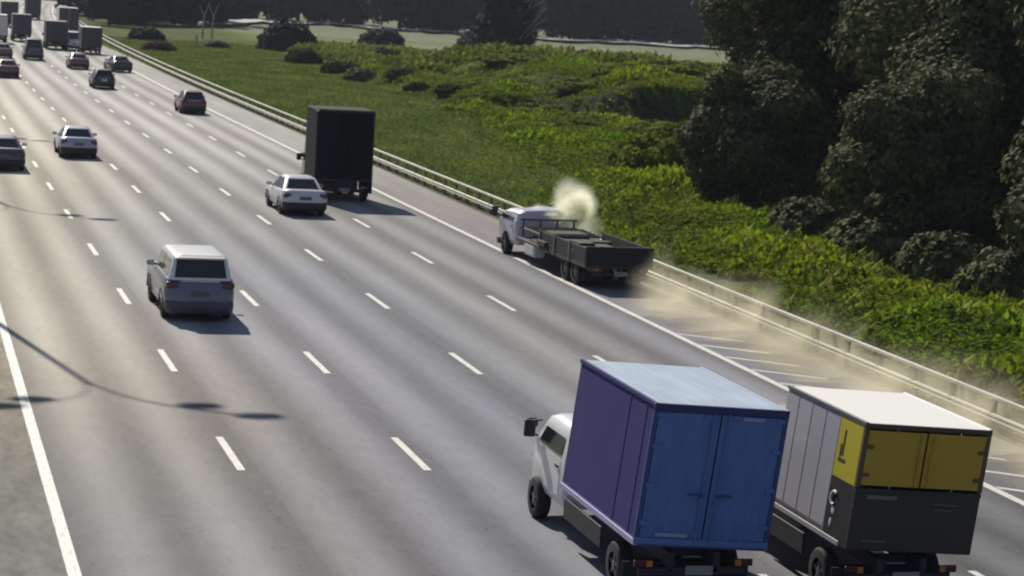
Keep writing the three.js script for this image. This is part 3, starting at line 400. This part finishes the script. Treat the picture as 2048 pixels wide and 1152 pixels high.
// smoke and dust
{
  const alpha = tex(128, 128, (s, t) => { const x = s * 2 - 1, y = t * 2 - 1, r = Math.hypot(x, y); return clamp(Math.pow(Math.max(0, 1 - r * r), 2.2) * (0.9 + 0.35 * fbm(s * 3, t * 3, 2))); });
  const puff = (r, g, b, op) => new THREE.MeshPhysicalMaterial({ color: col(r, g, b), roughness: 1, specularIntensity: 0, transmission: 0.7, thickness: 0, alphaMap: alpha, transparent: true, opacity: op, side: THREE.DoubleSide });
  function puffs(name, label, category, m, list) {
    const im = new THREE.InstancedMesh(new THREE.PlaneGeometry(1, 1), m, list.length), q = new THREE.Quaternion(), r = rng(name.length * 7);
    list.forEach(([x, y, z, s], i) => { q.setFromEuler(new THREE.Euler((r() - 0.5) * 1.5, (r() - 0.5) * 1.5, r() * 6)); im.setMatrixAt(i, M4.compose(new THREE.Vector3(x, y, z), q, new THREE.Vector3(s, s, s))); });
    im.name = name; im.userData = { label, category, kind: 'stuff' }; scene.add(im); return im;
  }
  const r = rng(77), A = [], B = [];
  for (let i = 0; i < 34; i++) { const t = r(); A.push([22.74 + (r() - 0.5) * 0.85, 1.0 + t * 1.5, -73.5 + (r() - 0.5) * 1.0, 0.9 + r() * 0.7]); }
  for (let i = 0; i < 6; i++) A.push([21.5 + r() * 1.2, 1.2 + r() * 0.4, -73.8 + (r() - 0.5) * 1.6, 0.8 + r() * 0.5]);
  puffs('smoke_plume', 'bright pale burst of smoke rising beside the cab of the crashed lorry', 'smoke', puff(0.985, 1, 0.82, 0.55), A);
  for (let i = 0; i < 62; i++) { const t = (i + r()) / 62, z = lerp(-64.6, -38, t); B.push([22.4 + (r() - 0.5) * 2.2 + 0.3 * t, 0.0 + Math.pow(r(), 1.7) * (0.6 - 0.3 * t), z, 1.9 + r() * 1.5]); }
  puffs('dust_cloud', 'beige dust drifting low over the shoulder behind the crashed lorry', 'dust', puff(0.80, 0.74, 0.56, 0.22), B);
}

// ------------------------------------------------------------------ vegetation
function leafMat(r, g, b, rough = 0.95, tr = 0.45, sp = 0.15) { return new THREE.MeshPhysicalMaterial({ color: col(r, g, b), roughness: rough, transmission: tr, thickness: 0, side: THREE.DoubleSide, vertexColors: true, specularIntensity: sp }); }
function leaves(seed, n, size, place, aspect = 0.55) { // n folded leaf faces; place(r) gives {p, n, s, t}
  const r = rng(seed), P = new Float32Array(n * 18), Nn = new Float32Array(n * 18), C = new Float32Array(n * 18);
  const a = new THREE.Vector3(), b = new THREE.Vector3(), nn = new THREE.Vector3(), t = new THREE.Vector3(), n1 = new THREE.Vector3();
  let k = 0;
  for (let i = 0; i < n; i++) {
    const q = place(r); if (!q) { i--; continue; }
    nn.set(q.n[0] + (r() - 0.5) * 1.3, q.n[1] + (r() - 0.5) * 1.3, q.n[2] + (r() - 0.5) * 1.3).normalize();
    t.set(r() - 0.5, r() - 0.7, r() - 0.5).cross(nn).normalize(); a.crossVectors(nn, t).normalize(); b.copy(t);
    const s = size * (0.55 + 0.9 * r()) * (q.s || 1), w = s * aspect, f = s * 0.16, tone = (q.t || 1) * (0.65 + 0.7 * r());
    const pt = [[a.x * s, a.y * s, a.z * s], [b.x * w + nn.x * f, b.y * w + nn.y * f, b.z * w + nn.z * f], [-a.x * s, -a.y * s, -a.z * s], [-b.x * w + nn.x * f, -b.y * w + nn.y * f, -b.z * w + nn.z * f]];
    for (const tri of [[0, 2, 1], [0, 3, 2]]) for (const v of tri) { n1.copy(nn); for (let c = 0; c < 3; c++) { P[k + c] = q.p[c] + pt[v][c]; Nn[k + c] = n1.getComponent(c); C[k + c] = tone; } k += 3; }
  }
  const g = new THREE.BufferGeometry(); g.setAttribute('position', new THREE.BufferAttribute(P, 3)); g.setAttribute('normal', new THREE.BufferAttribute(Nn, 3)); g.setAttribute('color', new THREE.BufferAttribute(C, 3)); return g;
}
function crown(seed, lobes, n, size) { // lobes [x, y, z, rx, ry]
  const tot = []; let s = 0; for (const l of lobes) { s += l[3] * l[4]; tot.push(s); }
  const g = leaves(seed, n, size, r => {
    const q = r() * s, L = lobes[tot.findIndex(v => v >= q)], z = r() * 2 - 1, a = r() * 6.2832, h = Math.sqrt(1 - z * z), d = [h * Math.cos(a), z, h * Math.sin(a)];
    const bump = 1 + 0.34 * N3(d[0] * 2.2 + L[0], d[1] * 2.2 + L[1], d[2] * 2.2 + seed) + 0.16 * N3(d[0] * 6 + L[0], d[1] * 6, d[2] * 6 + L[2]), f = bump * (0.66 + 0.38 * Math.pow(r(), 0.5));
    const p = [L[0] + d[0] * L[3] * f, L[1] + d[1] * L[4] * f, L[2] + d[2] * L[3] * f]; if (p[1] < 0.1) return null;
    return { p, n: [d[0], d[1] + 0.35, d[2]], t: 0.8 + 0.35 * N3(p[0] * 0.5, p[1] * 0.5, p[2] * 0.5) };
  });
  return g;
}
function lobesFor(seed, R, H, low, n) { const r = rng(seed), L = [[0, H * 0.6, 0, R * 0.62, H * 0.36]]; for (let i = 0; i < n; i++) { const a = i * 2.4 + r(), y = lerp(low, H * 0.92, (i + 0.5) / n), k = Math.sin(Math.PI * clamp((y / H) * 0.85 + 0.1)), d = R * (0.45 + 0.3 * r()) * k; L.push([Math.cos(a) * d, y, Math.sin(a) * d, R * (0.30 + 0.16 * r()), R * (0.26 + 0.14 * r())]); } return L; }
const bark = mat(0.06, 0.05, 0.04, 0.95), paleBark = mat(0.3, 0.29, 0.27, 0.9);
function trunkGeo(seed, lobes, H, r0) { const r = rng(seed), g = [bar([0, -0.3, 0], [0.1, H * 0.35, 0.05], r0, 9, r0 * 0.7), bar([0.1, H * 0.35, 0.05], [0, H * 0.75, 0], r0 * 0.7, 8, r0 * 0.25)]; for (const l of lobes.slice(1)) { const y = Math.max(0.6, Math.min(l[1] * 0.7, H * 0.6)); g.push(bar([0.05, y, 0.02], [l[0] * 0.9, l[1], l[2] * 0.9], r0 * 0.28, 6, r0 * 0.08)); } return g; }
const TREES = {};
function treeKind(key, seed, R, H, low, nl, n, size, m, r0) { const L = lobesFor(seed, R, H, low, nl); TREES[key] = { c: crown(seed, L, n, size), t: mergeGeometries(trunkGeo(seed, L, H, r0)), m, L, R, H }; }
const leafDark = leafMat(0.11, 0.128, 0.048, 0.8, 0.25, 0.15), leafWeed = leafMat(0.14, 0.19, 0.03, 0.95, 0.4, 0.1), leafVerge = leafMat(0.155, 0.205, 0.04, 0.95, 0.4, 0.1), leafField = leafMat(0.15, 0.185, 0.03, 0.95, 0.4, 0.1), leafMid = leafMat(0.05, 0.08, 0.02, 0.95, 0.3), leafBlue = leafMat(0.03, 0.045, 0.032, 0.8, 0, 0.15), leafBright = leafMat(0.17, 0.225, 0.012, 0.95, 0.5, 0.1), leafThicket = leafMat(0.15, 0.19, 0.012, 0.95, 0.12, 0.1), leafBrown = leafMat(0.10, 0.055, 0.03);
treeKind('big', 11, 6.0, 17, 2.0, 16, 46000, 0.17, leafDark, 0.4);
treeKind('broad', 23, 6.8, 14, 1.4, 18, 46000, 0.18, leafDark, 0.38);
treeKind('low', 35, 4.2, 7, 0.8, 12, 30000, 0.15, leafDark, 0.22);
treeKind('far', 47, 7.5, 17, 2.5, 14, 14000, 0.42, leafBlue, 0.4);
treeKind('farb', 59, 9, 15, 1.5, 15, 14000, 0.46, leafBlue, 0.4);
function tree(key, label, x, z, s = 1, turn = 0, group, name = 'tree', mm) {
  const T = TREES[key], o = thing(name, label, name === 'tree' ? 'tree' : 'bush', [x, groundY(x, z), z], turn, group); o.scale.set(s, s, s);
  const t = new THREE.Mesh(T.t, bark), c = new THREE.Mesh(T.c, mm || T.m); t.name = 'trunk'; c.name = 'crown'; for (const k of [t, c]) { k.castShadow = k.receiveShadow = true; o.add(k); } return o;
}
const SCRUB = [], RG = 'dark trees massed behind the creeper bank on the right';
tree('low', 'low dark bush-like tree at the foot of the right-hand trees, above the foreground creeper', 36.6, -75.5, 0.95, 0.4, RG);
tree('big', 'tall dark tree at the left end of the right-hand wood beside the shaded hollow', 42.5, -100, 1.0, 0.9, RG);
tree('broad', 'broad dark tree behind the low bush-like tree on the right', 43.5, -82, 1.0, 2.1, RG);
tree('big', 'tall dark tree right of the broad one, crown leaving the top of the photo', 44.8, -72, 0.95, 3.5, RG);
tree('low', 'low dark leafy tree at the right edge above the yellow-green creeper', 37.6, -63.5, 1.1, 4.6, RG);
tree('broad', 'broad dark tree cut by the right edge of the photo', 42.2, -62, 0.9, 5.2, RG);
tree('big', 'tall dark tree standing back in the middle of the right-hand wood', 52, -92, 1.1, 1.3, RG);
tree('broad', 'broad dark tree deep in the right-hand wood near the top right corner', 54, -78, 1.2, 0.2, RG);
tree('big', 'tall dark tree behind the shaded hollow of the right-hand wood', 50, -118, 1.1, 2.8, RG);
tree('broad', 'broad dark tree closing the wood behind the creeper thicket', 62, -125, 1.2, 4.0, RG);
tree('low', 'small dark tree with drooping sprays at the left foot of the right-hand wood', 36.6, -92, 0.85, 2.0, RG);
for (const [x, z, sc, sy, l] of [[34.4, -80.5, 1.0, 1.1, 'dark scrub at the foot of the wood, leftmost of the row above the creeper'], [34.2, -74, 1.1, 1.1, 'dark scrub at the foot of the wood, second from the left'], [34.6, -69, 1.1, 1.2, 'dark scrub at the foot of the wood, third from the left'], [35.0, -64.8, 1.2, 1.1, 'dark scrub at the foot of the wood, fourth from the left'], [35.6, -60.5, 1.2, 1.1, 'dark scrub at the foot of the wood, rightmost of the row']]) SCRUB.push([x, z, sc, sy, l]);
// tree line beyond the field
{
  const FG = 'far trees in a dark line beyond the field', words = ['first', 'second', 'third', 'fourth', 'fifth', 'sixth', 'seventh', 'eighth', 'ninth', 'tenth', 'eleventh', 'twelfth', 'thirteenth', 'fourteenth', 'fifteenth', 'sixteenth'];
  const r = rng(9);
  for (let i = 0; i < 16; i++) { const x = 58 + i * 8.2, z = -474 + 2.4 * Math.sin(i * 1.7) + (i > 4 ? 22 : 0) - (i < 3 ? 6 : 0); tree(i % 2 ? 'far' : 'farb', `dark far tree beyond the pale field, ${words[i]} from the left`, x, z, 0.95 + 0.3 * r(), i * 1.3, FG); }
  const T2 = [[33.5, -372, 0.62], [38, -392, 0.8], [44, -402, 0.85], [51, -398, 0.8], [57, -420, 0.9], [42, -430, 1.0], [49, -455, 1.1], [36, -445, 1.0], [44, -500, 1.2], [56, -500, 1.2], [70, -505, 1.2]];
  const w2 = ['nearest', 'second', 'third', 'fourth', 'fifth', 'sixth', 'seventh', 'eighth', 'ninth', 'tenth', 'eleventh'];
  T2.forEach(([x, z, s], i) => tree(i % 2 ? 'farb' : 'far', `hazy tree right of the far road, ${w2[i]} from the camera`, x, z, s, i * 0.9, 'hazy trees beside the far road'));
  const T3 = [[18, -620], [26, -640], [34, -650], [43, -640], [12, -600], [52, -660]];
  const w3 = ['second from the left', 'third from the left', 'fourth from the left', 'fifth from the left', 'leftmost', 'rightmost'];
  T3.forEach(([x, z], i) => tree(i % 2 ? 'farb' : 'far', `bluish hazy tree closing the road end, ${w3[i]} of its row`, x, z, 1.2, i * 2.1, 'hazy trees closing the end of the road'));
}
// grey-branched tree in the middle of the field
{
  const o = tree('far', 'dark bluish tree with pale bare branches in the middle of the field', 77, -285, 0.62, 0.7);
  const r = rng(31), g = [];
  for (let i = 0; i < 26; i++) { const a = r() * 6.28, y = 4 + r() * 10, d = 3.5 + r() * 3.5; const p0 = [Math.cos(a) * 3.0, y, Math.abs(Math.sin(a)) * 3 + 3.5], p1 = [p0[0] + (r() - 0.3) * 4, y + 1 + r() * 3, p0[2] + 1.6]; g.push(bar(p0, p1, 0.09, 5, 0.04)); if (i % 2) g.push(bar([lerp(p0[0], p1[0], 0.5), lerp(p0[1], p1[1], 0.5), lerp(p0[2], p1[2], 0.5)], [p1[0] + 1.2, p1[1] - 0.8, p1[2]], 0.05, 5, 0.03)); }
  part('bare_branch', g, paleBark, o);
}
// creeper thickets and bushes
function mound(key, seed, rx, ry, n, size, m) { TREES[key] = { c: leaves(seed, n, size, r => { const z = r(), a = r() * 6.2832, h = Math.sqrt(1 - z * z), d = [h * Math.cos(a), z, h * Math.sin(a)], f = (1 + 0.28 * N3(d[0] * 3, d[1] * 3, d[2] * 3 + seed) + 0.12 * N3(d[0] * 9, d[1] * 9, d[2] * 9)) * (0.86 + 0.16 * r()); return { p: [d[0] * rx * f, d[1] * ry * f, d[2] * rx * f], n: [d[0], d[1] + 0.5, d[2]], t: 0.85 + 0.3 * N3(d[0] * 5, d[1] * 5, d[2] * 5 + 2) }; }), t: mergeGeometries([...Array(5).keys()].map(k => bar([0, -0.2, 0], [Math.cos(k * 1.26) * rx * 0.6, ry * 0.6, Math.sin(k * 1.26) * rx * 0.6], 0.05, 5, 0.02)).concat([new THREE.SphereGeometry(1, 14, 9).scale(rx * 0.8, ry * 0.8, rx * 0.8)])), m }; }  // stems plus an added solid core that blocks sun to darken the fronts
mound('thicket', 61, 3.2, 1.9, 9000, 0.14, leafBright);
mound('bush', 67, 1.6, 1.3, 4200, 0.12, leafMid);
function bush(key, label, x, z, s, sy, m, group) { const o = tree(key, label, x, z, s, x * 1.7, group, 'bush', m); o.scale.y = s * sy; o.children[0].name = 'stem_with_shade_core'; o.children[1].name = 'foliage'; return o; }
const CG = 'creeper-covered thickets on the bank';
[[50, -162, 0.8, 0.5, 'broad creeper thicket with a bright top above the shaded hollow, right end'], [46, -158, 0.8, 0.55, 'creeper thicket in the middle of the shaded hollow'], [55, -165, 1.0, 0.5, 'tall creeper thicket where the hollow meets the wood'], [43.5, -166, 0.8, 0.8, 'creeper thicket at the left end of the hollow'],
  [47, -174, 0.9, 0.45, 'low creeper thicket behind the left end of the hollow'], [61, -172, 1.2, 0.5, 'creeper thicket against the right-hand wood'], [38.6, -110, 0.9, 1.0, 'creeper thicket with yellow top beside the drooping small tree'], [41.5, -113, 1.0, 1.1, 'creeper thicket just behind the yellow-topped one'], [52, -190, 1.0, 0.45, 'creeper thicket farthest back before the field'], [44.5, -145, 0.8, 0.5, 'low creeper mound in front of the shaded hollow'], [49, -140, 0.9, 0.5, 'low creeper mound right of the other one before the hollow']]
  .forEach(([x, z, s, sy, l]) => bush('thicket', l, x, z, s, sy, leafThicket, CG));
[[43, -243, 1.3, 1.0, 'dark bush at the upper edge of the mown verge', leafMid], [42, -218, 1.1, 0.9, 'dark bush on the verge edge, left of the speckled shrubs', leafMid], [41.6, -205, 1.0, 0.9, 'round dark bush at the corner of the mown verge', leafDark], [43.5, -196, 0.9, 0.8, 'speckled shrub on the verge edge above the dark truck', leafMid], [42.4, -184, 0.8, 0.8, 'speckled shrub just right of the truck top', leafMid], [43.2, -176, 0.9, 0.7, 'speckled shrub nearest the crash on the verge edge', leafMid],
  [48.5, -287, 2.3, 1.25, 'big dark green bush standing at the edge of the pale field', leafBlue], [29.4, -262, 1.2, 0.7, 'rusty brown bush beside the far guard rail', leafBrown], [39, -283, 1.0, 0.7, 'dull green bush below the pale trunks', leafBlue], [56, -262, 1.3, 0.8, 'green bush left in the sunny field', leafMid], [64, -250, 1.5, 0.9, 'green bush right in the sunny field', leafMid], [32, -300, 1.5, 0.9, 'hazy green bush nearest the road end', leafBlue], [70, -330, 2.0, 0.9, 'dark bush in front of the pale far strip', leafBlue], [86, -335, 2.0, 1.0, 'dark bush beside the grey-branched tree', leafBlue]]
  .forEach(([x, z, s, sy, l, m]) => bush('bush', l, x, z, s, sy, m, 'bushes at the edge of the mown verge and field'));
for (const [x, z, sc, sy, l] of SCRUB) bush('bush', l, x, z, sc, sy, leafDark, 'dark scrub along the foot of the wood');
// pale thin trunks
for (const [x, z, l] of [[42.2, -322, 'pale thin bare trunk, left one of the pair before the hazy trees'], [43.8, -324, 'pale thin bare trunk, right one of the pair before the hazy trees']]) { const o = thing('tree', l, 'tree', [x, 0, z], 0, 'pale thin trunks'); part('trunk', [bar([0, -0.2, 0], [0.2, 3.4, 0], 0.16, 7, 0.1), bar([0.2, 3.4, 0], [0.9, 5.2, 0.2], 0.09, 6, 0.04), bar([0.2, 3.2, 0], [-0.6, 5, 0], 0.09, 6, 0.04)], paleBark, o); }
{ const o = thing('marker_post', 'short pale post standing at the top of the mown verge', 'post', [36.4, 0, -283]); part('post', box(0.25, 1.6, 0.25, 0, 0.8, 0, 0.03), paleBark, o); }

// leafy ground cover on the bank
{
  const spray = leaves(71, 15, 0.062, r => ({ p: [(r() - 0.5) * 0.55, 0.04 + r() * 0.16, (r() - 0.5) * 0.5], n: [0, 1, 0] }), 0.6);
  const r = rng(81), list = [];
  while (list.length < 105000) {
    const t = Math.pow(r(), 1.7), z = -34 - 205 * t, x = lerp(24.6, 76, Math.pow(r(), 1.3)), b = x - bound(z);
    if (fbm(x * 0.45, z * 0.25, 51) < -0.42 && r() < 0.8) continue;
    if (x < 25.3 + 0.9 * N3(z * 0.3, 1, 1) || b + 3 * fbm(x * 0.3, z * 0.14, 6) < 0.6) continue;
    if (x > 24 + (-z) * 0.28 + 8) continue; { const u = bankUp(x, z); if (u > 0.15 && u < 2.5 && x > 46 && r() < 0.7) continue; }
    list.push([x, z]);
  }
  const im = new THREE.InstancedMesh(spray, leafBright, list.length), q = new THREE.Quaternion(), c = new THREE.Color();
  list.forEach(([x, z], i) => { const n = fbm(x * 0.22, z * 0.12, 14), s = 0.8 + r() * 0.9 + Math.max(0, n) * 0.8; q.setFromEuler(new THREE.Euler((r() - 0.5) * 0.7, r() * 6.28, (r() - 0.5) * 0.7)); im.setMatrixAt(i, M4.compose(new THREE.Vector3(x, groundY(x, z) - 0.02, z), q, new THREE.Vector3(s, s * (0.8 + Math.max(0, n) * 1.6), s))); const k = 0.75 + 0.35 * n + 0.2 * r(); im.setColorAt(i, c.setRGB(k * (0.95 + 0.25 * N3(x * 0.15, z * 0.08, 4)), k, k * 0.9)); });
  {
    const L2 = []; while (L2.length < 9000) { const z = lerp(-196, -300, r()), x = lerp(45, 150, Math.pow(r(), 1.3)), b = x - bound(z); if (b < 3 + 3 * N3(z * 0.05, 2, 2) || fbm(x * 0.06, z * 0.05, 21) < -0.15) continue; L2.push([x, z]); }
    const fm = new THREE.InstancedMesh(spray, leafField, L2.length); L2.forEach(([x, z], i) => { const s = 1.6 + r() * 2.6; q.setFromEuler(new THREE.Euler((r() - 0.5) * 0.5, r() * 6.28, (r() - 0.5) * 0.5)); fm.setMatrixAt(i, M4.compose(new THREE.Vector3(x, groundY(x, z) - 0.02, z), q, new THREE.Vector3(s, s * 1.3, s))); const k = 0.7 + 0.6 * r(); fm.setColorAt(i, c.setRGB(k, k, k)); });
    fm.name = 'field_grass'; fm.userData = { label: 'rough sunlit yellow-green growth across the field beyond the mown verge', category: 'grass', kind: 'stuff' }; scene.add(fm);
  }
  {
    const blades = leaves(91, 9, 0.22, r => ({ p: [(r() - 0.5) * 0.25, 0.2 + r() * 0.15, (r() - 0.5) * 0.25], n: [r() - 0.5, 0.05, r() - 0.5] }), 0.07), W = [];
    while (W.length < 800) { const z = -34 - 150 * Math.pow(r(), 1.5), x = 25.2 + 14 * Math.pow(r(), 1.6); if (x < bound(z) - 0.5 || fbm(x * 0.25, z * 0.2, 61) < 0.02) continue; W.push([x, z]); }
    const wm = new THREE.InstancedMesh(blades, leafWeed, W.length); W.forEach(([x, z], i) => { const s = 0.6 + r() * 0.9; q.setFromEuler(new THREE.Euler((r() - 0.5) * 0.5, r() * 6.28, (r() - 0.5) * 0.5)); wm.setMatrixAt(i, M4.compose(new THREE.Vector3(x, groundY(x, z) + 0.02, z), q, new THREE.Vector3(s * 0.8, s * 1.4, s * 0.8))); const k = 0.6 + 0.7 * r(), y = r(); wm.setColorAt(i, c.setRGB(k * (0.8 + 0.5 * y), k, k * (0.8 + 0.4 * y))); });
    wm.name = 'verge_weeds'; wm.userData = { label: 'tall green weeds standing in the creeper on the bank', category: 'weeds', kind: 'stuff' }; scene.add(wm);
    const tuft = leaves(95, 12, 0.055, r => ({ p: [(r() - 0.5) * 0.5, 0.02 + r() * 0.05, (r() - 0.5) * 0.5], n: [r() - 0.5, 0.5, r() - 0.5] }), 0.3), V = [];
    while (V.length < 26000) { const z = -70 - (215 + 25 * r()) * Math.pow(r(), 1.15), x = lerp(24, 46, r()); if (x > bound(z) + 1 || fbm(x * 0.35, z * 0.2, 71) < -0.6 && r() < 0.6) continue; V.push([x, z]); }
    const vm = new THREE.InstancedMesh(tuft, leafVerge, V.length); V.forEach(([x, z], i) => { const s = 0.8 + r() * 1.2; q.setFromEuler(new THREE.Euler(0, r() * 6.28, 0)); vm.setMatrixAt(i, M4.compose(new THREE.Vector3(x, groundY(x, z), z), q, new THREE.Vector3(s, s * (0.7 + r()), s))); const n = fbm(x * 0.3, z * 0.12, 33), k = 0.8 + 0.3 * n + 0.25 * r(); vm.setColorAt(i, c.setRGB(k * (1 + 0.25 * n), k, k)); });
    vm.name = 'mown_grass'; vm.userData = { label: 'short olive tufts of mown grass on the verge behind the guard rail', category: 'grass', kind: 'stuff' }; scene.add(vm);
  }
  im.name = 'creeper_leaves'; im.castShadow = im.receiveShadow = true; im.userData = { label: 'bright green creeping ground cover on the bank beyond the guard rail', category: 'ground cover', kind: 'stuff' }; scene.add(im);
}

scene.traverse(o => { if (o.isMesh) { o.castShadow = true; o.receiveShadow = true; } });
renderer.render(scene, camera);
